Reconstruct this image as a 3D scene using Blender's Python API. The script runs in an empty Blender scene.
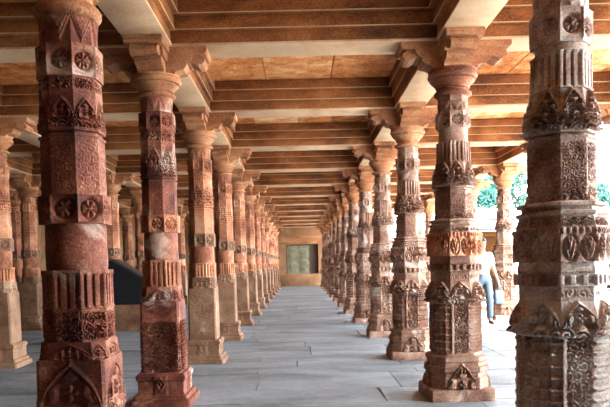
import bpy, bmesh, math, random
import numpy as np
from mathutils import Vector, Matrix
random.seed(7)
C = bpy.context.scene.collection
PI = math.pi

# ------------------------------------------------------------------ materials
def new_mat(name):
    m = bpy.data.materials.new(name); m.use_nodes = True
    nt = m.node_tree
    return m, nt, nt.nodes['Principled BSDF']

def nd(nt, t, **kw):
    n = nt.nodes.new(t)
    for k, v in kw.items():
        if k in n.inputs: n.inputs[k].default_value = v
        else: setattr(n, k, v)
    return n

def ramp(nt, stops):
    r = nt.nodes.new('ShaderNodeValToRGB')
    e = r.color_ramp.elements
    while len(e) < len(stops): e.new(0.5)
    for i, (p, c) in enumerate(stops):
        e[i].position = p; e[i].color = (*c, 1)
    return r

def stone(name, stops, scale=3.0, bump=0.35, pit=0.0, rough=0.78, island=0.0, stretch=(1, 1, 1), fine=28, spec=0.3, grain=0.3, patch=None, pth=.56):
    m, nt, b = new_mat(name)
    L = nt.links.new
    tc = nd(nt, 'ShaderNodeTexCoord'); oi = nd(nt, 'ShaderNodeObjectInfo')
    mul = nd(nt, 'ShaderNodeVectorMath', operation='SCALE'); mul.inputs[0].default_value = (37, 53, 19)
    L(oi.outputs['Random'], mul.inputs['Scale'])
    mp = nd(nt, 'ShaderNodeMapping'); mp.inputs['Scale'].default_value = stretch
    L(tc.outputs['Object'], mp.inputs['Vector'])
    add = nd(nt, 'ShaderNodeVectorMath', operation='ADD')
    L(mp.outputs[0], add.inputs[0]); L(mul.outputs[0], add.inputs[1])
    n1 = nd(nt, 'ShaderNodeTexNoise', Scale=scale, Detail=6.0, Roughness=0.62, Distortion=0.4)
    n2 = nd(nt, 'ShaderNodeTexNoise', Scale=fine, Detail=5.0, Roughness=0.7)
    L(add.outputs[0], n1.inputs['Vector']); L(add.outputs[0], n2.inputs['Vector'])
    mix = nd(nt, 'ShaderNodeMath', operation='MULTIPLY_ADD'); mix.inputs[1].default_value = grain
    L(n2.outputs['Fac'], mix.inputs[0]); 
    m2 = nd(nt, 'ShaderNodeMath', operation='MULTIPLY_ADD'); m2.inputs[1].default_value = 0.8; m2.inputs[2].default_value = .10-.5*grain
    L(n1.outputs['Fac'], m2.inputs[0]); L(m2.outputs[0], mix.inputs[2])
    last = mix.outputs[0]
    if island:
        g = nd(nt, 'ShaderNodeNewGeometry')
        m3 = nd(nt, 'ShaderNodeMath', operation='MULTIPLY_ADD'); m3.inputs[1].default_value = island
        a3 = nd(nt, 'ShaderNodeMath', operation='SUBTRACT'); a3.inputs[1].default_value = 0.5
        L(g.outputs['Random Per Island'], a3.inputs[0]); L(a3.outputs[0], m3.inputs[0]); L(last, m3.inputs[2])
        last = m3.outputs[0]
    r = ramp(nt, stops); L(last, r.inputs[0])
    if patch:
        n3 = nd(nt, 'ShaderNodeTexNoise', Scale=2.3, Detail=7.0, Roughness=0.68, Distortion=0.6)
        ofs = nd(nt, 'ShaderNodeVectorMath', operation='ADD'); ofs.inputs[1].default_value = (5.3, 1.7, 9.1)
        L(add.outputs[0], ofs.inputs[0]); L(ofs.outputs[0], n3.inputs['Vector'])
        pr = ramp(nt, [(pth, (0, 0, 0)), (pth+.12, (1, 1, 1))]); L(n3.outputs['Fac'], pr.inputs[0])
        r2 = ramp(nt, [(.25, tuple(x*.55 for x in patch)), (.7, patch)]); L(n2.outputs['Fac'], r2.inputs[0])
        mc = nd(nt, 'ShaderNodeMix', data_type='RGBA'); L(pr.outputs[0], mc.inputs['Factor']); L(r.outputs[0], mc.inputs['A']); L(r2.outputs[0], mc.inputs['B'])
        L(mc.outputs['Result'], b.inputs['Base Color'])
    else:
        L(r.outputs[0], b.inputs['Base Color'])
    b.inputs['Roughness'].default_value = rough
    b.inputs['Specular IOR Level'].default_value = spec
    bp = nd(nt, 'ShaderNodeBump', Strength=bump, Distance=0.012)
    if pit:
        vo = nd(nt, 'ShaderNodeTexVoronoi', Scale=pit)
        L(add.outputs[0], vo.inputs['Vector'])
        ad = nd(nt, 'ShaderNodeMath', operation='ADD')
        L(n2.outputs['Fac'], ad.inputs[0]); L(vo.outputs['Distance'], ad.inputs[1])
        L(ad.outputs[0], bp.inputs['Height'])
    else:
        L(n2.outputs['Fac'], bp.inputs['Height'])
    L(bp.outputs[0], b.inputs['Normal'])
    return m

def plain(name, col, rough=0.7, nscale=20, var=0.15, bump=0.1):
    c0 = tuple(x*(1-var) for x in col); c1 = tuple(min(1, x*(1+var)) for x in col)
    return stone(name, [(0.3, c0), (0.7, c1)], scale=nscale, bump=bump, rough=rough)

M = {}
M['red'] = stone('red_sandstone', [(0.32, (0.022, 0.004, 0.002)), (0.44, (0.082, 0.016, 0.007)), (0.55, (0.171, 0.047, 0.021)), (0.70, (0.314, 0.168, 0.099))], 3.4, .35, 0, fine=75, grain=.5, patch=(.52, .37, .29), pth=.55)
M['redtan'] = stone('red_and_tan_sandstone', [(0.32, (0.051, 0.013, 0.006)), (0.45, (0.196, 0.059, 0.024)), (0.58, (0.340, 0.140, 0.068)), (0.73, (0.493, 0.328, 0.216))], 3.0, .35, 0, fine=75, grain=.5, patch=(.52, .40, .32), pth=.60)
M['tan'] = stone('tan_sandstone', [(0.30, (0.036, 0.013, 0.006)), (0.44, (0.112, 0.048, 0.022)), (0.58, (0.182, 0.095, 0.051)), (0.73, (0.294, 0.195, 0.125))], 2.6, .35, 0, fine=75, grain=.5, patch=(.50, .41, .33), pth=.64)
M['brown'] = stone('weathered_brown_sandstone', [(0.30, (0.039, 0.014, 0.008)), (0.44, (0.139, 0.063, 0.037)), (0.57, (0.251, 0.147, 0.101)), (0.73, (0.404, 0.339, 0.287))], 3.2, .35, 0, fine=75, grain=.5, patch=(.54, .46, .40), pth=.575)
M['grey'] = stone('grey_brown_sandstone', [(0.30, (0.061, 0.029, 0.020)), (0.42, (0.220, 0.118, 0.084)), (0.54, (0.407, 0.302, 0.241)), (0.68, (0.660, 0.605, 0.538))], 3.6, .4, 0, fine=80, grain=.5, patch=(.62, .57, .52), pth=.48)
M['cap'] = stone('capital_sandstone', [(0.30, (0.094, 0.028, 0.010)), (0.45, (0.265, 0.098, 0.037)), (0.58, (0.385, 0.172, 0.077)), (0.74, (0.530, 0.321, 0.186))], 3.0, .45, 0, fine=60, grain=.55)
M['beam'] = stone('lintel_sandstone', [(0.32, (0.054, 0.016, 0.005)), (0.46, (0.188, 0.060, 0.015)), (0.58, (0.327, 0.118, 0.033)), (0.74, (0.515, 0.237, 0.082))], 1.6, .5, 0, stretch=(.8, .8, 1.6), fine=70, grain=.6)
M['soffit'] = stone('pale_lit_soffit_stone', [(0.28, (0.354, 0.190, 0.101)), (0.45, (0.536, 0.339, 0.193)), (0.62, (0.643, 0.449, 0.280)), (0.76, (0.738, 0.559, 0.378))], 1.8, .4, 0, fine=60)  # own buff tone, made paler still to carry light bounced off the floor
M['slab'] = stone('ceiling_slab_sandstone', [(0.30, (0.260, 0.063, 0.012)), (0.44, (0.584, 0.198, 0.052)), (0.57, (0.735, 0.325, 0.111)), (0.70, (0.820, 0.559, 0.303))], 5.5, .7, 18, island=.2, fine=34, grain=.5)
M['wall'] = stone('wall_sandstone', [(0.3, (0.072, 0.031, 0.011)), (0.5, (0.173, 0.082, 0.034)), (0.7, (0.259, 0.150, 0.071))], 1.2, .5, 14)
M['floor'] = stone('floor_flagstone', [(0.28, (0.058, 0.063, 0.066)), (0.42, (0.146, 0.161, 0.175)), (0.56, (0.210, 0.236, 0.259)), (0.76, (0.314, 0.351, 0.380))], 1.5, .4, 0, island=.16, rough=.6, fine=24, grain=.5, stretch=(.7, 1.5, 1))
M['joint'] = plain('joint_mortar', (.09, .088, .085), .9)
M['court'] = stone('courtyard_paving', [(0.3, (.50, .50, .49)), (0.7, (.64, .64, .63))], 1.2, .3, 0, island=.1, rough=.7)
M['white'] = plain('limewashed_wall', (.80, .79, .77), .8, 2, .06)
M['band'] = plain('dark_stone_band', (.03, .03, .033), .9)
M['brick'] = stone('orange_sandstone', [(0.3, (.026, .009, .003)), (0.7, (.040, .016, .006))], 3, .4, 30, spec=0.0, rough=1.0)
M['black'] = stone('black_painted_wood', [(.3, (.006, .006, .007)), (.7, (.012, .012, .013))], 8, .1, rough=.8, spec=.1)
M['blacklip'] = plain('worn_black_edge', (.035, .033, .034), .4, 8, .3)
M['door'] = stone('faded_green_door', [(0.3, (0.053, 0.045, 0.022)), (0.5, (0.105, 0.094, 0.056)), (0.7, (0.158, 0.143, 0.094))], 4, .3)
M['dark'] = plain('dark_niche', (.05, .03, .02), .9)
M['leaf'] = stone('teal_green_leaves', [(0.3, (.006, .030, .022)), (0.5, (.013, .065, .050)), (0.7, (.03, .12, .095))], 2, .1)
M['bark'] = plain('bark', (.16, .11, .07), .9)
M['skin'] = plain('skin', (.30, .15, .09), .55, 20, .06, .02)
M['shirt'] = plain('white_mint_shirt', (.42, .56, .55), .85, 15, .08)
M['jeans'] = plain('blue_denim', (.055, .08, .11), .85, 25, .15)
M['hair'] = plain('black_hair', (.015, .013, .02), .5, 40, .3)
M['shoe'] = plain('black_shoe', (.02, .02, .022), .5)
M['bag'] = plain('light_blue_cloth', (.085, .115, .15), .8)

# ------------------------------------------------------------------ objects
def link(name, me, mat, parent=None, loc=(0, 0, 0), rotz=0):
    o = bpy.data.objects.new(name, me)
    C.objects.link(o); o.location = loc; o.rotation_euler = (0, 0, rotz)
    if mat is not None and me is not None and len(me.materials) == 0: me.materials.append(mat)
    if parent is not None: o.parent = parent
    return o

def tag(o, label=None, cat=None, group=None, kind=None):
    if label: o['label'] = label
    if cat: o['category'] = cat
    if group: o['group'] = group
    if kind: o['kind'] = kind
    return o

def empty(name, loc, rotz=0):
    return link(name, None, None, None, loc, rotz)

def shade(me, ang=0.6):
    me.shade_smooth()
    me.set_sharp_from_angle(angle=ang)

def from_bm(bm, name, ang=0.6):
    me = bpy.data.meshes.new(name)
    bmesh.ops.recalc_face_normals(bm, faces=bm.faces)
    bm.to_mesh(me); bm.free(); shade(me, ang)
    return me

def add_box(bm, x0, x1, y0, y1, z0, z1, bev=0.0):
    vs = [bm.verts.new((x, y, z)) for z in (z0, z1) for y in (y0, y1) for x in (x0, x1)]
    f = [(0, 2, 3, 1), (4, 5, 7, 6), (0, 1, 5, 4), (2, 6, 7, 3), (0, 4, 6, 2), (1, 3, 7, 5)]
    fs = [bm.faces.new([vs[i] for i in q]) for q in f]
    if bev:
        es = list({e for q in fs for e in q.edges})
        bmesh.ops.bevel(bm, geom=es, offset=bev, segments=2, affect='EDGES', profile=.5)

def add_prism(bm, poly, w0, w1, axis='y'):
    """poly: list of (a,z); extruded along the other horizontal axis from w0 to w1"""
    def p(a, z, w): return (a, w, z) if axis == 'y' else (w, a, z)
    A = [bm.verts.new(p(a, z, w0)) for a, z in poly]
    B = [bm.verts.new(p(a, z, w1)) for a, z in poly]
    n = len(poly)
    bm.faces.new(A); bm.faces.new(B)
    for i in range(n): bm.faces.new((A[i], A[(i+1) % n], B[(i+1) % n], B[i]))

# ------------------------------------------------------------------ carved column sections
def plan(kind):
    """list of panels, each a polyline of unit points (apothem 1) running counter-clockwise"""
    if kind[0] == 'round':
        out = []
        for i in range(8):
            a0 = -PI/2 - PI/8 + i*PI/4
            out.append([(math.cos(a0+t*PI/16), math.sin(a0+t*PI/16)) for t in range(5)])
        return out
    if kind[0] == 'chamfer':                       # octagon of any chamfer
        c = kind[1]; k = 1-c
        pts = [(-k, -1), (k, -1), (1, -k), (1, k), (k, 1), (-k, 1), (-1, k), (-1, -k)]
        return [[pts[i], pts[(i+1) % 8]] for i in range(8)]
    if kind[0] == 'stepped':
        q = [(-.36, -1), (.36, -1), (.36, -.90), (.60, -.90), (.60, -.76), (.76, -.76), (.76, -.60), (.90, -.60), (.90, -.36), (1, -.36)]
        pts = []
        for r in range(4):
            for (x, y) in q[:-1]:
                for _ in range(r): x, y = -y, x
                pts.append((x, y))
        n = len(pts)
        return [[pts[i], pts[(i+1) % n]] for i in range(n)]
OCT = ('chamfer', 2-math.sqrt(2)); RND = ('round',); STEP = ('stepped',)
def SQ(c): return ('chamfer', c)

def wear(x, y, z, s):
    return (np.sin(11*x+7*z+s)*np.sin(13*y-9*z+2*s)+.6*np.sin(29*x-17*y+23*z+3*s)+.4*np.sin(61*x+47*y-53*z+s))/2

def section(kind, prof, res, relief=None, seed=0.0, worn=0.002, top=None):
    """closed solid: plan 'kind' lofted up the profile [(z, half width)], carved by relief(U,V,A,H,panel)"""
    P, U, A, I = [], [], [], []
    hw = max(r for z, r in prof)
    for i, pan in enumerate(plan(kind)):
        seg = [math.dist(pan[j], pan[j+1]) for j in range(len(pan)-1)]
        tot = sum(seg)
        n = max(1 if (relief is None and len(pan) == 2) else 2, int(math.ceil(tot*hw/res)))
        if len(pan) > 2 and relief is None: n = min(max(n, 4), 8)
        for k in range(n):
            t = k/n*tot; j = 0
            while j < len(seg)-1 and t > seg[j]: t -= seg[j]; j += 1
            f = t/seg[j]
            if kind[0] == 'round':
                a = -PI/2 - PI/8 + (i + k/n)*PI/4; p = (math.cos(a), math.sin(a))
            else:
                p = (pan[j][0]*(1-f)+pan[j+1][0]*f, pan[j][1]*(1-f)+pan[j+1][1]*f)
            P.append(p); U.append(2*k/n-1); A.append(tot/2*hw); I.append(i)
    P = np.array(P); U = np.array(U); A = np.array(A); I = np.array(I)
    rows = []
    for (za, ra), (zb, rb) in zip(prof[:-1], prof[1:]):
        m = max(1, int(math.ceil((zb-za)/res))) if (relief is not None or zb-za > .05) else 1
        if relief is None: m = min(m, 6)
        for k in range(m): rows.append((za+(zb-za)*k/m, ra+(rb-ra)*k/m))
    rows.append(prof[-1])
    Z = np.array([a for a, b in rows]); R = np.array([b for a, b in rows])
    z0, z1 = prof[0][0], prof[-1][0]
    V = (Z-z0)/(z1-z0)
    X = P[None, :, 0]*R[:, None]; Y = P[None, :, 1]*R[:, None]; ZZ = np.repeat(Z[:, None], len(P), 1)
    H = np.zeros_like(X)
    if relief is not None:
        H = H + relief(U[None, :], V[:, None], A[None, :], z1-z0, I[None, :])
    if worn: H = H + worn*wear(X, Y, ZZ, seed)
    rad = np.hypot(P[:, 0], P[:, 1])
    X = X + H*(P[:, 0]/rad)[None, :]; Y = Y + H*(P[:, 1]/rad)[None, :]
    nr, nc = X.shape
    co = np.stack([X, Y, ZZ], -1).reshape(-1, 3)
    idx = np.arange(nr*nc).reshape(nr, nc)
    a = idx[:-1]; b = np.roll(a, -1, 1); d = idx[1:]; c = np.roll(d, -1, 1)
    quads = np.stack([a, b, c, d], -1).reshape(-1, 4)
    return co, quads, [idx[0][::-1].tolist(), idx[-1].tolist()]

def sec_mesh(name, secs, ang=0.55):
    V, F, off = [], [], 0
    for co, q, caps in secs:
        V.append(co); F += (q+off).tolist(); F += [[i+off for i in c] for c in caps]; off += len(co)
    me = bpy.data.meshes.new(name)
    me.from_pydata(np.concatenate(V).tolist(), [], F)
    me.update(); shade(me, ang)
    return me

sm = lambda x: 1/(1+np.exp(-np.clip(x, -30, 30)))
def r_flute(n=2, d=.012):
    def f(U, V, A, H, I):
        ends = sm((V-.05)*60)*sm((.95-V)*60)
        fr = (n*(U+1)/2) % 1.0
        return -d*np.exp(-((fr-.5)/.17)**4)*ends + .3*d*(1-ends)
    return f
def r_medal(d=.010, petals=6):
    def f(U, V, A, H, I):
        x = U*A; y = (V-.5)*H; R = np.minimum(A, H/2)*.86
        rr = np.hypot(x, y)/R; th = np.arctan2(y, x)
        inside = sm((1-rr)*18)
        fl = np.cos(petals*th)*sm((.72-rr)*14)*sm((rr-.16)*20)
        frame = sm((np.maximum(np.abs(U), np.abs(2*V-1))-.9)*60)
        return d*(.55*fl*inside - .9*np.exp(-((rr-.84)/.09)**2) - .55*inside*(1-sm((.2-rr)*20)) + .3*frame)
    return f
def hsh(a, b, c=0.0):
    q = np.sin(a*127.1+b*311.7+c*74.7)*43758.5453
    return q-np.floor(q)
def curls(x, z, sp, seed):
    """scrollwork: one spiral per staggered cell, every spiral with its own turn and hand"""
    r0 = np.floor(z/sp); xo = x/sp+.5*(r0 % 2)
    c0 = np.floor(xo); fx = xo-c0-.5; fz = z/sp-r0-.5
    h1, h2, h3 = hsh(c0, r0, seed), hsh(c0+5, r0+9, seed), hsh(c0+2, r0-3, seed)
    fx = fx+.22*(h2-.5); fz = fz+.22*(h3-.5)
    rr = np.hypot(fx, fz); th = np.arctan2(fz, fx)
    sg = np.where(h1 > .5, 1., -1.)
    return np.tanh(2.6*np.cos(2*PI*rr/.36-sg*th+6.3*h2))*sm((.62-rr)*20)
def r_arch(d=.016, lo=.30, hi=.97, fan=7, only=None):
    def f(U, V, A, H, I):
        au = np.abs(U); top = lo+(hi-lo)*(.76*np.clip(1-au**3.2, 0, 1)+.24*np.clip(1-au*1.9, 0, 1)**1.2)
        D = top-V
        x = au*A; z = V*H; hh = (hi-lo)*H
        ins = sm(D*70)
        sp = 2*A.max()/fan*2.6
        fil = curls(x+.5*sp, z+.3*sp, sp, 3.0)*sm((D-.13)*45)*sm((V-.03)*60)
        cz = H*(lo+.34*(hi-lo)); rr = np.hypot(x, z-cz)/(.50*np.minimum(A.max(), hh))
        th = np.arctan2(z-cz, x)
        med = sm((1.25-rr)*14)
        flow = np.tanh(4*(np.cos(4*th)*.8+.2-1.6*np.exp(-((rr-.62)/.2)**2)))
        pat = np.where(med > .5, flow, fil)
        rim = np.exp(-((D-.06)/.035)**2)*(.75+.25*np.cos(20*PI*U))
        groove = np.exp(-((D-.125)/.022)**2)
        foot = np.exp(-((V-.06)/.04)**2)
        h = d*(ins*(.40+.62*pat*sm((D-.13)*45)+.5*rim-.9*groove+.4*foot) - .1)
        if only is not None: h = np.where((I % 2) == only, h, 0*h)
        return h
    return f
def r_tangle(d=.008, k=105.):
    def f(U, V, A, H, I):
        x = U*A; z = V*H
        b = sm((np.minimum(1-np.abs(U), 1.0)*A-.008)*600)*sm((np.minimum(V, 1-V)*H-.012)*400)
        wx = x+.006*np.sin(47*z+I); wz = z+.006*np.sin(61*x+2*I)
        return d*b*(1.1*curls(wx, wz, 4.6/k, I*1.0)+.35*wear(x*2.2+0*z, I*.7+0*x*z, z*2.2+0*x, 1.3))
    return f
def r_palmette(d=.013):
    def f(U, V, A, H, I):
        w = 2*((U+1) % 1.0)-1
        y = (V-.42)*2.3
        rr = np.hypot(w*1.02, y)
        ring = np.exp(-((rr-.83)/.12)**2)
        vein = np.tanh(3*np.cos(5*PI*np.abs(w)-5.5*y))*sm((.68-rr)*16)
        stem = np.exp(-(w/.12)**2)*sm((.6-np.abs(y))*12)
        row = sm((V-.84)*60)*sm((.97-V)*60)*np.tanh(3*np.cos(6*PI*U))
        return d*(-.8*ring+.45*vein+.4*stem*1-.5*row)
    return f
def r_chain(d=.012, n=4):
    def f(U, V, A, H, I):
        hole = np.tanh(4*np.cos(n*PI*U))*.5+.5
        return -d*hole*sm((.34-np.abs(V-.5))*40) - d*.35*np.exp(-((np.abs(V-.5)-.40)/.04)**2)
    return f
def r_scroll(d=.012, z0=.405):
    def f(U, V, A, H, I):
        x = U*A; z = V*H
        wide = (A > .05)
        border = sm((np.abs(U)-.80)*50)
        c = np.tanh(1.5*curls(x+.5*.05, z, .05, 1.0))
        strip = d*(.75*c*(1-border)+.7*border-.25)
        led = 0*z
        for q in (.03, .095, .155, .215, .275, .335, .39): led = led+np.exp(-((z-q)/.009)**4)
        small = np.tanh(3*np.sin(2*PI*z/.061+.4))*.3
        return np.where(wide, strip, .020*led+.008*small*sm((.6-np.abs(U))*20))
    return f
def r_pendant(d=.010):
    def f(U, V, A, H, I):
        tri = sm(((V-.15)/.85-np.abs(U))*30)
        return d*(tri-.5*np.exp(-(((V-.15)/.85-np.abs(U)-.15)/.06)**2))
    return f
def r_diamond(d=.014):
    def f(U, V, A, H, I):
        strip = sm((.30-np.abs(U))*50)
        y = np.abs(2*((V*1.0))-1)
        dm = np.abs(U)/.24+y*1.15
        return d*strip*(.7+.5*np.cos(2*PI*dm*1.3)*sm((1-dm)*20))
    return f
def r_mix(*fs):
    def f(*a): return sum(g(*a) for g in fs)
    return f
def r_zone(g, v0, v1):
    def f(U, V, A, H, I):
        vv = (V-v0)/(v1-v0)
        return g(U, np.clip(vv, 0, 1), A, H*(v1-v0), I)*((vv >= 0) & (vv <= 1))
    return f

# ------------------------------------------------------------------ capitals and brackets (shared by every row)
CAPTOP, SOFFIT = 2.845, 3.06
def capital_prof(z, r0=.145):
    h = CAPTOP-z
    f = [(0, r0), (.02, r0+.022), (.07, r0+.036), (.13, r0+.036), (.18, r0+.022), (.19, r0-.004), (.30, r0-.006), (.31, r0+.016), (.36, r0+.022), (.37, r0+.010), (.40, r0+.016), (.50, r0+.044),
         (.60, r0+.066), (.605, r0+.048), (.66, r0+.050), (.665, r0+.074), (.76, r0+.088), (.86, r0+.084), (.865, r0+.066), (.93, r0+.066), (.935, r0+.078), (1.0, r0+.078)]
    return [(z+a*h, r) for a, r in f]

def bracket_bm():
    bm = bmesh.new()
    low = [(0, 2.875), (.185, 2.875), (.195, 2.90), (.225, 2.915), (.262, 2.92), (.285, 2.95), (.29, 2.985), (.325, 2.99), (.355, 2.972), (.39, 2.958), (.425, 2.968), (.447, 2.995), (.440, 3.03), (.41, 3.045), (.415, 3.06), (0, 3.06)]
    top = [(0, 3.058), (.455, 3.058), (.47, 3.075), (.47, 3.12), (0, 3.12)]
    mid = [(0, 2.985), (.31, 2.985), (.335, 3.02), (.345, 3.06), (0, 3.06)]
    zz = lambda z: CAPTOP+(z-2.875)*(SOFFIT-CAPTOP)/.245
    low, mid, top = [[(a, zz(z)) for a, z in q] for q in (low, mid, [(a, min(z, 3.12)) for a, z in top])]
    for poly, w in ((low, .112), (mid, .135), (top, .155)):
        for r in range(4):
            b2 = bmesh.new(); add_prism(b2, poly, -w, w)
            bmesh.ops.transform(b2, matrix=Matrix.Rotation(r*PI/2, 4, 'Z'), verts=b2.verts)
            t = bpy.data.meshes.new('t'); b2.to_mesh(t); b2.free(); bm.from_mesh(t); bpy.data.meshes.remove(t)
    bmesh.ops.recalc_face_normals(bm, faces=bm.faces)
    return bm
def bracket_mesh():
    bm = bracket_bm()
    me = bpy.data.meshes.new('bracket'); bm.to_mesh(me); bm.free(); shade(me, .5)
    return me
BR = bracket_mesh(); BR.materials.append(M['cap'])

# ------------------------------------------------------------------ left-row column type
def left_parts(zm, res, seed, worn, mats, k=1.0, low_relief=None, flute_relief=None):
    """zm maps the standard heights to this column's; returns [(part name, mesh, material)]"""
    Z = lambda z: float(np.interp(z, [a for a, b in zm], [b for a, b in zm]))
    P = lambda pr: [(Z(z), r*k) for z, r in pr]
    S = lambda kind, pr, rel=None, w=worn: section(kind, P(pr), res, rel, seed, w)
    out = []
    out.append(('base_plinth', sec_mesh('base_plinth', [
        S(SQ(.06), [(0, .262), (.055, .258), (.065, .235), (.10, .228)], None, worn*3),
        S(SQ(.05), [(.10, .205), (.125, .200), (.215, .200), (.23, .214), (.265, .214), (.275, .204), (.285, .198)], r_diamond())]), mats['low']))
    out.append(('lower_shaft', sec_mesh('lower_shaft', [
        S(SQ(.10), [(.285, .172), (.80, .168), (.90, .166)], low_relief),
        S(SQ(.34), [(.90, .163), (.97, .162), (1.03, .158)], r_mix(r_zone(r_arch(.010, .1, .9, 4), 0, 1)))]), mats['low']))
    out.append(('fluted_shaft', sec_mesh('fluted_shaft', [S(OCT, [(1.03, .158), (1.245, .157)], flute_relief or r_flute(3, .016)),
        S(OCT, [(1.245, .160), (1.262, .160)])]), mats['mid']))
    out.append(('drum', sec_mesh('drum', [S(RND, [(1.262, .146), (1.28, .148), (1.48, .148), (1.50, .145)], None)]), mats['drum']))
    out.append(('flower_band', sec_mesh('flower_band', [S(OCT, [(1.50, .157), (1.65, .157)], r_medal(.014))]), mats['band']))
    out.append(('octagonal_shaft', sec_mesh('octagonal_shaft', [
        S(OCT, [(1.65, .144), (1.93, .142)], r_zone(r_tangle(.0013, 95), .04, .96)),
        S(OCT, [(1.93, .147), (1.942, .150), (1.946, .134), (1.958, .134), (1.962, .150), (1.975, .147)]),
        S(OCT, [(1.975, .142), (2.38, .136)], r_mix(r_zone(r_arch(.014, .25, .97, 7), 0, .62), r_zone(r_tangle(.006, 110), .72, 1)))]), mats['top']))
    out.append(('upper_flower_band', sec_mesh('upper_flower_band', [S(OCT, [(2.38, .143), (2.53, .143)], r_medal(.014, 8))]), mats['top']))
    out.append(('neck', sec_mesh('neck', [S(OCT, [(2.53, .126), (2.66, .126)], r_pendant(.012))]), mats['top']))
    out.append(('capital', sec_mesh('capital', [section(RND, capital_prof(Z(2.66), .132), .03, None, seed, .001)], .7), M['cap']))
    return out

# ------------------------------------------------------------------ right-row column type
def right_parts(zm, res, seed, worn, mats, k=1.0):
    Z = lambda z: float(np.interp(z, [a for a, b in zm], [b for a, b in zm]))
    P = lambda pr: [(Z(z), r*k) for z, r in pr]
    S = lambda kind, pr, rel=None, w=worn: section(kind, P(pr), res, rel, seed, w)
    out = []
    out.append(('base_plinth', sec_mesh('base_plinth', [S(SQ(.08), [(0, .30), (.085, .295), (.10, .285)], None, worn*4)]), mats['low']))
    out.append(('moulded_base', sec_mesh('moulded_base', [
        S(SQ(.42), [(.10, .262), (.19, .258), (.20, .245), (.235, .242), (.245, .262), (.285, .266), (.295, .246), (.325, .243), (.335, .254), (.37, .252), (.375, .23), (.385, .21)], r_zone(r_arch(.032, -.25, .97, 7, 0), 0, .8)),
        S(SQ(.42), [(.385, .205), (.405, .205)])]), mats['low']))
    pr = [(.405, .216), (.83, .214)]
    out.append(('stepped_panel_shaft', sec_mesh('stepped_panel_shaft', [S(STEP, pr, r_scroll(.018))], .5), mats['low']))
    out.append(('pointed_leaf_band', sec_mesh('pointed_leaf_band', [
        S(OCT, [(.835, .232), (.86, .234), (.95, .226), (1.02, .206)], r_arch(.034, .30, 1.0, 8))]), mats['mid']))
    out.append(('drum', sec_mesh('drum', [S(OCT, [(1.02, .203), (1.11, .203)], r_zone(r_tangle(.003, 80), .1, .9)), S(OCT, [(1.17, .206), (1.185, .212), (1.24, .205)], None)]), mats['drum']))
    out.append(('chain_band', sec_mesh('chain_band', [S(OCT, [(1.11, .228), (1.17, .228)], r_chain(.018, 3))]), mats['mid']))
    out.append(('palmette_band', sec_mesh('palmette_band', [S(OCT, [(1.24, .232), (1.44, .230)], r_palmette(.021))]), mats['band']))
    out.append(('tapered_collar', sec_mesh('tapered_collar', [
        S(OCT, [(1.44, .216), (1.495, .200)], r_tangle(.009, 120)),
        S(OCT, [(1.495, .205), (1.505, .216), (1.515, .216), (1.52, .190), (1.535, .190), (1.54, .212), (1.552, .212), (1.56, .19)], None)]), mats['mid']))
    out.append(('panel_shaft', sec_mesh('panel_shaft', [S(OCT, [(1.56, .163), (1.80, .160)], r_mix(r_zone(r_tangle(.0035, 120), .03, .97), r_zone(r_arch(.010, .3, .95, 5), 0, .25))),
        S(OCT, [(1.80, .167), (1.809, .171), (1.811, .145), (1.825, .145), (1.827, .171), (1.838, .167)])]), mats['top']))
    out.append(('leaf_shaft', sec_mesh('leaf_shaft', [S(OCT, [(1.838, .160), (1.93, .160), (2.05, .140)], r_arch(.032, .30, 1.0, 8))]), mats['top']))
    out.append(('fluted_shaft', sec_mesh('fluted_shaft', [S(OCT, [(2.05, .145), (2.225, .141)], r_flute(3, .018))]), mats['top']))
    out.append(('upper_drum', sec_mesh('upper_drum', [S(RND, [(2.225, .130), (2.345, .130)], None)]), mats['drum']))
    out.append(('flower_band', sec_mesh('flower_band', [S(OCT, [(2.345, .133), (2.36, .142), (2.48, .142)], r_medal(.014, 8))]), mats['top']))
    out.append(('neck', sec_mesh('neck', [S(OCT, [(2.48, .126), (2.62, .124)], r_mix(r_zone(r_pendant(.010), 0, .6)))]), mats['top']))
    out.append(('capital', sec_mesh('capital', [section(RND, capital_prof(Z(2.62), .126), .03, None, seed, .001)], .7), mats['cap']))
    return out

def put_column(name, parts, loc, label, group, rotz=0):
    e = empty(name, loc, rotz); tag(e, label, 'column', group, 'thing')
    for n, me, mat in parts:
        link(n, me, mat, e)
    link('bracket', BR, None, e)
    return e

IDENT = [(0, 0), (3, 3)]
KY = [3.42, 5.75, 8.15, 10.6, 13.1, 15.6]+[15.6+2.5*i for i in range(1, 8)]      # bays along the hall
XL, XR, XLL, XL3, XL4, XRR = -1.21, 1.372, -3.75, -5.4, -6.75, 4.13
ordn = 'first second third fourth fifth sixth seventh eighth ninth tenth eleventh twelfth thirteenth'.split()

redm = dict(low=M['red'], mid=M['red'], drum=M['red'], band=M['red'], top=M['red'])
red2 = dict(low=M['red'], mid=M['redtan'], drum=M['red'], band=M['redtan'], top=M['red'])
tanm = dict(low=M['tan'], mid=M['redtan'], drum=M['redtan'], band=M['tan'], top=M['redtan'])
brm = dict(cap=M['cap'], low=M['brown'], mid=M['brown'], drum=M['brown'], band=M['redtan'], top=M['brown'])
grm = dict(cap=M['brown'], low=M['grey'], mid=M['grey'], drum=M['grey'], band=M['grey'], top=M['grey'])

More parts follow.
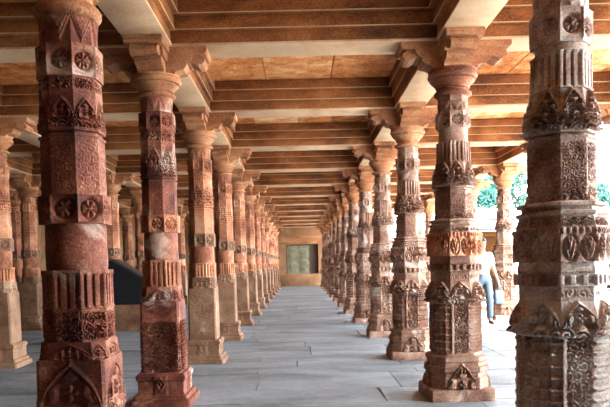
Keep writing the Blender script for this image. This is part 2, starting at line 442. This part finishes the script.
Z_L1 = [(0, 0), (.10, .10), (.285, .14), (.90, .74), (1.03, .83), (1.245, 1.18), (1.262, 1.195), (1.5, 1.43), (1.65, 1.575), (1.93, 1.86), (1.975, 1.91), (2.38, 2.165), (2.53, 2.325), (2.66, 2.47), (2.875, 2.875)]
Z_R1 = [(0, 0), (.405, .385), (.83, .80), (1.02, .985), (1.11, 1.06), (1.17, 1.12), (1.24, 1.18), (1.44, 1.35), (1.56, 1.485), (1.8, 1.8), (2.05, 2.05), (2.225, 2.235), (2.345, 2.28), (2.48, 2.445), (2.62, 2.60), (2.875, 2.875)]
gl = 'columns of the left row'; gr = 'columns of the right row'
L1 = left_parts(Z_L1, .005, .3, .0016, redm, 1.045, r_mix(r_zone(r_arch(.016, .15, .98, 8, 0), .52, 1), r_zone(r_tangle(.010, 85), .0, .5)), r_mix(r_zone(r_flute(3, .016), .48, 1), r_zone(r_tangle(.008, 100), 0, .46)))
L2 = left_parts(IDENT, .0065, 1.7, .002, red2, 1.0, r_zone(r_tangle(.012, 130), 0, .74))
L3 = left_parts([(0, 0), (1.03, 1.06), (1.262, 1.24), (1.5, 1.44), (1.65, 1.60), (3, 3)], .012, 2.9, .002, tanm, 1.0, r_zone(r_tangle(.0022, 50), 0, .9))
R1 = right_parts(Z_R1, .0045, .9, .0016, grm, .975)
R2 = right_parts(IDENT, .006, 2.2, .0018, dict(brm, cap=M['redtan']), .96)
R3 = right_parts([(0, 0), (1.44, 1.38), (3, 3)], .012, 4.1, .0025, dict(brm, band=M['brown']), .95)

put_column('carved_column', L1, (-1.165, KY[0], 0), 'dark red weathered sandstone column, first of the left row', gl)
put_column('carved_column', L2, (-1.215, KY[1], 0), 'second column of the left row, deep red shaft with densely carved lower block', gl)
put_column('carved_column', R1, (1.378, KY[0], 0), 'large grey brown column with deep leaf carving, first of the right row', gr)
put_column('carved_column', R2, (1.371, KY[1], 0), 'second column of the right row, brown with carved bands on a square plinth', gr)
for i in range(2, 13):
    w = ordn[i]
    put_column('carved_column', L3, (XL if i < 5 else -1.20, KY[i], 0), 'tan sandstone column, %s from the front in the left row' % w, gl, random.uniform(-.03, .03))
    put_column('carved_column', R3, ((1.378, 1.372, 1.352)[min(i-2, 2)] if i < 5 else 1.33, KY[i], 0), 'brown ornate sandstone column, %s from the front in the right row' % w, gr, random.uniform(-.03, .03))
for j, i in enumerate(range(2, 9)):
    put_column('carved_column', L3, (XLL, KY[i], 0), 'sandstone column of the left side aisle, level with the %s left row column' % ordn[i], 'columns of the left side aisle', .02*(-1)**i)
for j, i in enumerate(range(4, 9)):
    put_column('carved_column', L3, (XL3, KY[i], 0), 'dim sandstone column two rows behind the %s column of the left row' % ordn[i], 'columns of the inner left aisle', .02*(-1)**i)
for i in (5, 6):
    put_column('carved_column', L3, (XL4, KY[i], 0), 'shadowed column before the left wall, level with the %s column of the left row' % ordn[i], 'columns by the left wall')
for i in range(2, 9):
    put_column('carved_column', R3, (XRR, KY[i], 0), 'sunlit column at the courtyard edge, level with the %s column of the right row' % ordn[i], 'columns at the courtyard edge')

# ------------------------------------------------------------------ lintels
COURSE = [(SOFFIT+.02, SOFFIT+.118, .172), (SOFFIT+.118, SOFFIT+.236, .210), (SOFFIT+.236, SOFFIT+.355, .25)]
def lintel(p0, p1, label, group, along):
    """along 'x': transverse at y=p0[1]; along 'y': longitudinal, shortened course by course against the transverse ones"""
    cx, cy = (p0[0]+p1[0])/2, (p0[1]+p1[1])/2
    e = empty('stone_lintel', (cx, cy, SOFFIT)); tag(e, label, 'beam', group, 'thing')
    def slab(bm, z0, z1, h, bev):
        if along == 'x': add_box(bm, p0[0]-cx+.002, p1[0]-cx-.002, -h, h, z0+.001-SOFFIT, z1-SOFFIT, bev)
        else: add_box(bm, -h, h, p0[1]-cy+h+.010, p1[1]-cy-h-.010, z0+.001-SOFFIT, z1-SOFFIT, bev)
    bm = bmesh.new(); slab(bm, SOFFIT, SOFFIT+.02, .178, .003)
    link('lit_soffit_face', from_bm(bm, 'lit_soffit_face', .5), M['soffit'], e)
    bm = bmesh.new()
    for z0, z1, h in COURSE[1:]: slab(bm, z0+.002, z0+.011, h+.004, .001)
    link('lit_ledge_line', from_bm(bm, 'lit_ledge_line', .5), M['soffit'], e)  # pale strips stand in for light caught along the course ledges
    bm = bmesh.new()
    for z0, z1, h in COURSE: slab(bm, z0, z1, h, .004)
    link('stepped_face', from_bm(bm, 'stepped_face', .5), M['beam'], e)
xs = [XL4-1.9, XL4, XL3, XLL, XL, XR, XRR]
aisle = ['wall bay', 'far left aisle', 'inner left aisle', 'left side aisle', 'central aisle', 'right side aisle']
for i in range(13):
    for a in range(6):
        if a < 4 and i > 8: continue
        if a == 5 and i > 8: continue
        if i < 1 or xs[a+1] < -.47*KY[i]+.15: continue            # wholly outside the frame
        lintel((xs[a], KY[i]), (xs[a+1], KY[i]), 'stepped stone lintel crossing the %s at the %s columns from the front' % (aisle[a], ordn[i]), 'lintels across the %s' % aisle[a], 'x')
rows = [(XL4, 'left wall row', 4, 8), (XL3, 'inner left row', 2, 8), (XLL, 'left side aisle row', 1, 8), (XL, 'left row', 0, 12), (XR, 'right row', 0, 12), (XRR, 'courtyard edge row', 0, 8)]
for x, nm, a, b in rows:
    for i in range(a, b):
        lintel((x, KY[i]), (x, KY[i+1]), 'stone lintel running lengthwise along the %s from %s to %s column' % (nm, ordn[i], ordn[i+1]), 'lengthwise lintels', 'y')

# ------------------------------------------------------------------ setting
def struct(name, me, mat, loc=(0, 0, 0)):
    o = link(name, me, mat, None, loc); o['kind'] = 'structure'; return o
YEND = 35.6; Y0 = -5.0; XW = -8.6; EAVE = 4.68; YBLOCK = 1.45
bm = bmesh.new()                                             # ceiling slabs, bay by bay
rs = random.Random(3)
ys = [Y0, .9]+KY+[YEND]
for j in range(len(ys)-1):
    x = XW
    while x < EAVE:
        w = rs.uniform(.38, .85); x1 = min(x+w, EAVE)
        dz = rs.uniform(0, .012)
        add_box(bm, x+.005, x1-.005, ys[j]+.004, ys[j+1]-.004, SOFFIT+.357+dz, 3.60)
        x = x1
struct('ceiling', from_bm(bm, 'ceiling'), M['slab'])
bm = bmesh.new(); add_box(bm, XW-.3, EAVE+.12, Y0-.3, YEND+.3, 3.60, 3.85)
struct('roof', from_bm(bm, 'roof'), M['wall'])

def flags(bm, x0, x1, y0, y1, dr, wr, rs, th=.05, gap=.007, jit=.003):
    y = y0
    while y < y1:
        h = rs.uniform(*dr); x = x0-rs.uniform(0, wr[0])
        while x < x1:
            w = rs.uniform(*wr)
            z = rs.uniform(-jit, 0); sx = rs.uniform(-.02, .02)
            xa, xb = max(x, x0)+gap, min(x+w, x1)-gap
            ya, yb = y+gap, min(y+h, y1)-gap
            if xb-xa > .05 and yb-ya > .05:
                q = [(xa, ya), (xb, ya), (xb+(sx if xb < x1-.1 else 0), yb), (xa, yb)]
                A = [bm.verts.new((px, py, z-th)) for px, py in q]; B = [bm.verts.new((px, py, z)) for px, py in q]
                bm.faces.new(B)
                for i in range(4): bm.faces.new((A[i], A[(i+1) % 4], B[(i+1) % 4], B[i]))
            x += w
        y += h
bm = bmesh.new(); flags(bm, XW, EAVE, Y0, YEND, (.45, .95), (.9, 2.1), random.Random(11))
struct('floor', from_bm(bm, 'floor', .3), M['floor'])
bm = bmesh.new(); add_box(bm, XW-1, EAVE, Y0-1, YEND+1, -.20, -.010)
struct('floor_bed', from_bm(bm, 'floor_bed'), M['joint'])
bm = bmesh.new(); flags(bm, EAVE, 30, -12, 60, (.6, 1.1), (.8, 1.8), random.Random(5), gap=.006)
struct('floor_courtyard', from_bm(bm, 'floor_courtyard', .3), M['court'])
bm = bmesh.new(); add_box(bm, EAVE, 70, -40, 80, -.2, -.012)
struct('ground', from_bm(bm, 'ground'), M['court'])

# end wall with recessed door and plinth
DX0, DX1, DZ0, DZ1 = -.72, 1.05, .66, 2.28
bm = bmesh.new()
add_box(bm, XW, DX0, YEND, YEND+.35, 0, 3.6); add_box(bm, DX1, EAVE, YEND, YEND+.35, 0, 3.6)
add_box(bm, DX0, DX1, YEND, YEND+.35, 0, DZ0); add_box(bm, DX0, DX1, YEND, YEND+.35, DZ1, 3.6)
struct('wall_back', from_bm(bm, 'wall_back'), M['wall'])
bm = bmesh.new(); add_box(bm, -1.05, 1.25, YEND-.35, YEND-.002, 0, .62, .015)
struct('trim_1', from_bm(bm, 'ledge'), M['wall'])
bm = bmesh.new(); add_box(bm, -1.0, 1.2, YEND-.06, YEND-.002, 2.30, 2.42, .01); add_box(bm, -1.0, 1.2, YEND-.10, YEND-.002, 2.62, 2.72, .01)
struct('trim_2', from_bm(bm, 'door_lintel'), M['beam'])
dr = link('door_1', None, None, None, (0, 0, 0)); dr['kind'] = 'structure'
bm = bmesh.new(); add_box(bm, DX0, DX0+.07, YEND+.1, YEND+.22, DZ0, DZ1); add_box(bm, DX1-.45, DX1-.38, YEND+.1, YEND+.22, DZ0, DZ1); add_box(bm, DX0+.07, DX1-.45, YEND+.1, YEND+.22, DZ1-.08, DZ1)
link('door_frame', from_bm(bm, 'door_frame'), M['dark'], dr)
w = (DX1-.45-DX0-.07)/2
for s in range(2):
    bm = bmesh.new(); x = DX0+.07+s*w
    add_box(bm, x+.005, x+w-.005, YEND+.14, YEND+.18, DZ0, DZ1-.08)
    for (a, b) in ((.06, .5), (.56, .94)):
        add_box(bm, x+.08, x+w-.08, YEND+.125, YEND+.14, DZ0+a*1.5, DZ0+b*1.5, .006)
    link('door_leaf', from_bm(bm, 'door_leaf'), M['door'], dr)
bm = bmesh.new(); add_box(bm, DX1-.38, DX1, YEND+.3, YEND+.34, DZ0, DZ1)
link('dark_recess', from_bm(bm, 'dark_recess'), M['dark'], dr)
# wall of the left side and a wall behind the viewer's left half
bm = bmesh.new(); add_box(bm, XW-.4, XW, Y0, YEND+.5, 0, 3.6)
struct('wall_left', from_bm(bm, 'wall_left'), M['wall'])
bm = bmesh.new(); add_box(bm, XW, EAVE, Y0-.4, Y0, 0, 3.6)
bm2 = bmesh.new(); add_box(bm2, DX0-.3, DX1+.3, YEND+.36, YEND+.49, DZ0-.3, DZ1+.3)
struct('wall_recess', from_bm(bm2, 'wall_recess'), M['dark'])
struct('wall_front', from_bm(bm, 'wall_front'), M['wall'])

bm = bmesh.new(); add_box(bm, EAVE-.3, EAVE, Y0-.4, YBLOCK, 0, 3.6)  # added wall out of view, blocks light from the column fronts
struct('light_block_wall', from_bm(bm, 'light_block_wall'), M['wall'])

# ------------------------------------------------------------------ black sloping parapet on a stone plinth
t = empty('sloping_parapet', (-3.05, 12.55, 0))
tag(t, 'solid black sloping parapet on a low stone block, between the first two left columns', 'parapet')
bm = bmesh.new(); add_box(bm, -.95, .75, -.25, .25, 0, .50, .02)
link('stone_block', from_bm(bm, 'stone_block'), M['tan'], t)
bm = bmesh.new(); add_prism(bm, [(-.95, .50), (.75, .50), (.75, .58), (-.50, 1.34), (-.95, 1.34)], -.20, .20)
link('black_panel', from_bm(bm, 'black_panel'), M['black'], t)
bm = bmesh.new(); add_prism(bm, [(.76, .58), (.76, .62), (-.49, 1.38), (-.96, 1.38), (-.96, 1.34), (-.50, 1.34)], -.23, .23)
link('coping', from_bm(bm, 'coping'), M['blacklip'], t)

# ------------------------------------------------------------------ courtyard: wall, pier, trees
bm = bmesh.new()
add_box(bm, 2.0, 60, 48, 48.6, 0, 4.7)
for z, h, d in ((4.05, .14, .12), (3.35, .12, .10), (4.7, .2, .15)):
    if z >= 4.7: add_box(bm, 2.0, 60, 48-d, 48.7, z, z+h)
struct('wall_courtyard', from_bm(bm, 'wall_courtyard'), M['white'])
bm = bmesh.new()
for z, h, d in ((4.05, .16, .12), (3.35, .16, .10)): add_box(bm, 2.0, 60, 48-d, 47.998, z, z+h)
struct('trim_3', from_bm(bm, 'trim_3'), M['band'])
t = empty('gate_pier', (7.25, 25, 0)); tag(t, 'orange brown stone pier with flat cap in the courtyard behind the walking person', 'pier')
bm = bmesh.new(); add_box(bm, -.52, .62, -.45, .45, 0, 2.05, .02)
link('pier_body', from_bm(bm, 'pier_body'), M['brick'], t)
bm = bmesh.new(); add_box(bm, -.60, .70, -.53, .53, 2.05, 2.17, .015); add_box(bm, -.55, .65, -.48, .48, 2.17, 2.28, .02)
link('pier_cap', from_bm(bm, 'pier_cap'), M['brick'], t)
bm = bmesh.new(); add_box(bm, -.62, .72, -.55, .55, 0, .22, .02)
link('pier_foot', from_bm(bm, 'pier_foot'), M['brick'], t)

def tree(x, y, h, r, label, seed):
    rs = random.Random(seed)
    t = empty('tree', (x, y, 0)); tag(t, label, 'tree', 'trees beyond the courtyard wall')
    bm = bmesh.new()
    def limb(p, q, a, b, n=8):
        p, q = Vector(p), Vector(q); d = (q-p).normalized(); u = d.orthogonal().normalized(); v = d.cross(u)
        A = [bm.verts.new(p+(u*math.cos(i*2*PI/n)+v*math.sin(i*2*PI/n))*a) for i in range(n)]
        B = [bm.verts.new(q+(u*math.cos(i*2*PI/n)+v*math.sin(i*2*PI/n))*b) for i in range(n)]
        for i in range(n): bm.faces.new((A[i], A[(i+1) % n], B[(i+1) % n], B[i]))
        bm.faces.new(A[::-1]); bm.faces.new(B)
    limb((0, 0, 0), (.1, 0, h*.5), .28, .18)
    for k in range(6):
        a = k*1.05; limb((.1, 0, h*(.42+.02*k)), (r*.6*math.cos(a), r*.6*math.sin(a), h*(.62+.04*k)), .12, .04)
    link('trunk', from_bm(bm, 'trunk', .9), M['bark'], t)
    vs, fs = [], []
    cl = [(rs.gauss(0, r*.45), rs.gauss(0, r*.45), h*.72+rs.gauss(0, h*.14), rs.uniform(.28, .5)*r) for _ in range(22)]
    for (cx, cy, cz, cr) in cl:
        for _ in range(210):
            d = Vector((rs.gauss(0, 1), rs.gauss(0, 1), rs.gauss(0, 1))).normalized()
            p = Vector((cx, cy, cz))+d*cr*rs.uniform(.7, 1.05)
            a = Vector((rs.gauss(0, 1), rs.gauss(0, 1), rs.gauss(0, 1))).normalized(); b = a.orthogonal().normalized()
            s = rs.uniform(.10, .2)
            k = len(vs)
            vs += [p-a*s*1.3, p+b*s*.6+a*.1*s, p+a*s*1.3, p-b*s*.6+a*.1*s]; fs.append((k, k+1, k+2, k+3))
    me = bpy.data.meshes.new('foliage'); me.from_pydata([tuple(v) for v in vs], [], fs); me.update()
    link('foliage', me, M['leaf'], t)
tree(15.2, 54, 9.6, 2.1, 'leafy teal green tree beyond the white wall, left of the sunlit courtyard column', 1)
tree(20.5, 60, 12.0, 2.8, 'tall leafy tree beyond the white wall, right of the sunlit courtyard column', 2)
tree(25.5, 54, 6.9, 2.2, 'lower leafy tree beyond the white wall, seen right of the large near column', 3)
tree(9.3, 58, 8.4, 2.2, 'leafy tree beyond the white wall, mostly behind the second right column', 4)

# ------------------------------------------------------------------ person
def skin(name, verts, edges, radii, mat, parent, sub=2, root=0):
    me = bpy.data.meshes.new(name); me.from_pydata(verts, edges, []); me.update()
    o = link(name, me, mat, parent)
    m = o.modifiers.new('Skin', 'SKIN'); m.use_smooth_shade = True
    for i, r in enumerate(radii):
        r2 = r if isinstance(r, tuple) else (r, r)
        me.skin_vertices[0].data[i].radius = r2
        me.skin_vertices[0].data[i].use_root = (i == root)
    s = o.modifiers.new('Subdivision', 'SUBSURF'); s.levels = sub; s.render_levels = sub
    return o
def chain_build():
    V, E, R = [], [], []
    def add(p, r, par=None):
        V.append(p); R.append(r)
        if par is not None: E.append((par, len(V)-1))
        return len(V)-1
    return V, E, R, add
P0 = empty('person', (3.42, 12.15, 0), math.radians(12))
tag(P0, 'person in white mint shirt and blue jeans walking beside the sunlit courtyard column', 'person')
H = 1.60/1.7
def sc(p): return (p[0]*H, p[1]*H, p[2]*H)
V, E, R, add = chain_build()
pel = add(sc((0, 0, .93)), (.13, .09)); wa = add(sc((0, 0, 1.08)), (.115, .08), pel); ch = add(sc((0, .01, 1.28)), (.135, .09), wa)
nb = add(sc((0, .01, 1.42)), (.065, .06), ch); nk = add(sc((0, 0, 1.50)), .045, nb); h1 = add(sc((0, -.015, 1.57)), (.066, .075), nk); h2 = add(sc((0, -.01, 1.65)), (.060, .072), h1)
for s, hand in ((-1, (-.24, -.10, .86)), (1, (.30, -.06, .84))):
    hp = add(sc((s*.09, 0, .88)), .088, pel); step = -.10 if s > 0 else .12
    kn = add(sc((s*.095, step*.6-.03, .49)), .058, hp); an = add(sc((s*.10, step, .09)), .038, kn)
    hl = add(sc((s*.10, step-.10, .045)), .034, an); add(sc((s*.105, step-.17, .035)), .025, hl)
    sh = add(sc((s*.17, .01, 1.37)), .052, ch); el = add(sc((s*.25, .03, 1.10)), .040, sh); wr = add(sc(hand), .026, el)
    pm = add(sc((hand[0]+s*.004, hand[1]-.01, hand[2]-.06)), (.034, .018), wr)
    for f in range(4):
        a = add(sc((hand[0], hand[1]-.035+f*.018, hand[2]-.115)), .0085, pm); add(sc((hand[0]-s*.012, hand[1]-.035+f*.018, hand[2]-(.155, .165, .162, .148)[f])), .007, a)
    a = add(sc((hand[0]-s*.005, hand[1]-.045, hand[2]-.065)), .010, pm); add(sc((hand[0]-s*.008, hand[1]-.058, hand[2]-.105)), .008, a)
skin('body', V, E, R, M['skin'], P0)
V, E, R, add = chain_build()                                  # jeans
pel = add(sc((0, 0, .95)), (.145, .105)); add(sc((0, 0, 1.03)), (.135, .098), pel)
for s in (-1, 1):
    step = -.10 if s > 0 else .12
    hp = add(sc((s*.09, 0, .86)), .100, pel); kn = add(sc((s*.095, step*.6-.03, .49)), .074, hp); add(sc((s*.10, step, .10)), .062, kn)
skin('jeans', V, E, R, M['jeans'], P0)
V, E, R, add = chain_build()                                  # shirt
pel = add(sc((0, 0, .95)), (.150, .112)); wa = add(sc((0, 0, 1.10)), (.138, .100), pel); ch = add(sc((0, .01, 1.28)), (.152, .106), wa); add(sc((0, .01, 1.415)), (.085, .075), ch)
for s in (-1, 1):
    sh = add(sc((s*.17, .01, 1.37)), .068, ch); add(sc((s*.235, .025, 1.15)), .058, sh)
skin('shirt', V, E, R, M['shirt'], P0)
bm = bmesh.new(); bmesh.ops.create_uvsphere(bm, u_segments=20, v_segments=12, radius=1)
for v in bm.verts:
    v.co = Vector((v.co.x*.083, v.co.y*.098, v.co.z*.095)) + Vector((0, .012, 1.635))*1.0
    if v.co.y < -.02 and v.co.z < 1.66: v.co.y = -.015+ (v.co.y+.02)*.2
    if v.co.z < 1.56: v.co.z = 1.56+(v.co.z-1.56)*.3
    v.co *= H
link('hair', from_bm(bm, 'hair', 2), M['hair'], P0)
for s in (-1, 1):
    step = -.10 if s > 0 else .12
    V, E, R, add = chain_build()
    a = add(sc((s*.10, step+.03, .05)), (.045, .042)); b = add(sc((s*.10, step-.06, .045)), (.045, .038), a); add(sc((s*.105, step-.17, .038)), (.04, .030), b)
    skin('shoe', V, E, R, M['shoe'], P0, 2)
# bag carried in the hand
bg = empty('cloth_bag', (3.42+.31*math.cos(.209), 12.15+.31*math.sin(.209)-.06, .37), .2)
tag(bg, 'light blue cloth bag hanging from the walking person\'s hand', 'bag')
bm = bmesh.new(); add_box(bm, -.09, .09, -.045, .045, 0, .26, .03)
for v in bm.verts:
    if v.co.z > .2: v.co.y *= .5
link('bag_body', from_bm(bm, 'bag_body', 1), M['bag'], bg)
bm = bmesh.new()
pts = [(.05*math.cos(a), 0, .25+.11*math.sin(a)) for a in [PI*i/10 for i in range(11)]]
for p, q in zip(pts[:-1], pts[1:]):
    add_box(bm, min(p[0], q[0])-.006, max(p[0], q[0])+.006, -.006, .006, min(p[2], q[2])-.006, max(p[2], q[2])+.006)
link('bag_handle', from_bm(bm, 'bag_handle'), M['bag'], bg)

# ------------------------------------------------------------------ light
w = bpy.data.worlds.new('World'); bpy.context.scene.world = w; w.use_nodes = True
nt = w.node_tree; bgd = nt.nodes['Background']
bgd.inputs['Color'].default_value = (.84, .93, 1.0, 1)
tcw = nt.nodes.new('ShaderNodeTexCoord'); spx = nt.nodes.new('ShaderNodeSeparateXYZ'); nt.links.new(tcw.outputs['Generated'], spx.inputs[0])
mr = nt.nodes.new('ShaderNodeMapRange'); mr.inputs['From Min'].default_value = 0.0; mr.inputs['From Max'].default_value = .5     # hazy sky, brighter towards the horizon
mr.inputs['To Min'].default_value = 14.0; mr.inputs['To Max'].default_value = 2.0
nt.links.new(spx.outputs['Z'], mr.inputs['Value']); nt.links.new(mr.outputs[0], bgd.inputs['Strength'])
sd = bpy.data.lights.new('sun', 'SUN'); sd.energy = 9.0; sd.angle = .01; sd.color = (1, .95, .87)
so = bpy.data.objects.new('sun', sd); C.objects.link(so)
el, az = math.radians(60), math.radians(-25)
to = Vector((math.cos(el)*math.cos(az), math.cos(el)*math.sin(az), math.sin(el)))
so.rotation_euler = to.to_track_quat('Z', 'Y').to_euler()

# ------------------------------------------------------------------ camera
cd = bpy.data.cameras.new('camera'); cam = bpy.data.objects.new('camera', cd); C.objects.link(cam)
F = 650.0; pitch = math.radians(2.7); roll = .0225
cd.sensor_fit = 'HORIZONTAL'; cd.sensor_width = 36; cd.lens = 36*F/610
cd.shift_x = 5/610; cd.shift_y = (264+F*math.tan(pitch)-203.5)/610
R_ = Matrix.Rotation(PI/2-pitch, 4, 'X') @ Matrix.Rotation(-roll, 4, 'Z')
cam.matrix_world = Matrix.Translation((0, 0, 1.2)) @ R_
cd.clip_end = 500
S = bpy.context.scene; S.camera = cam
S.view_settings.view_transform = 'Standard'; S.view_settings.look = 'None'
S.view_settings.gamma = 1; S.view_settings.use_curve_mapping = False
S.view_settings.exposure = 2.1
S.cycles.max_bounces = 12; S.cycles.diffuse_bounces = 4
S.cycles.use_denoising = True
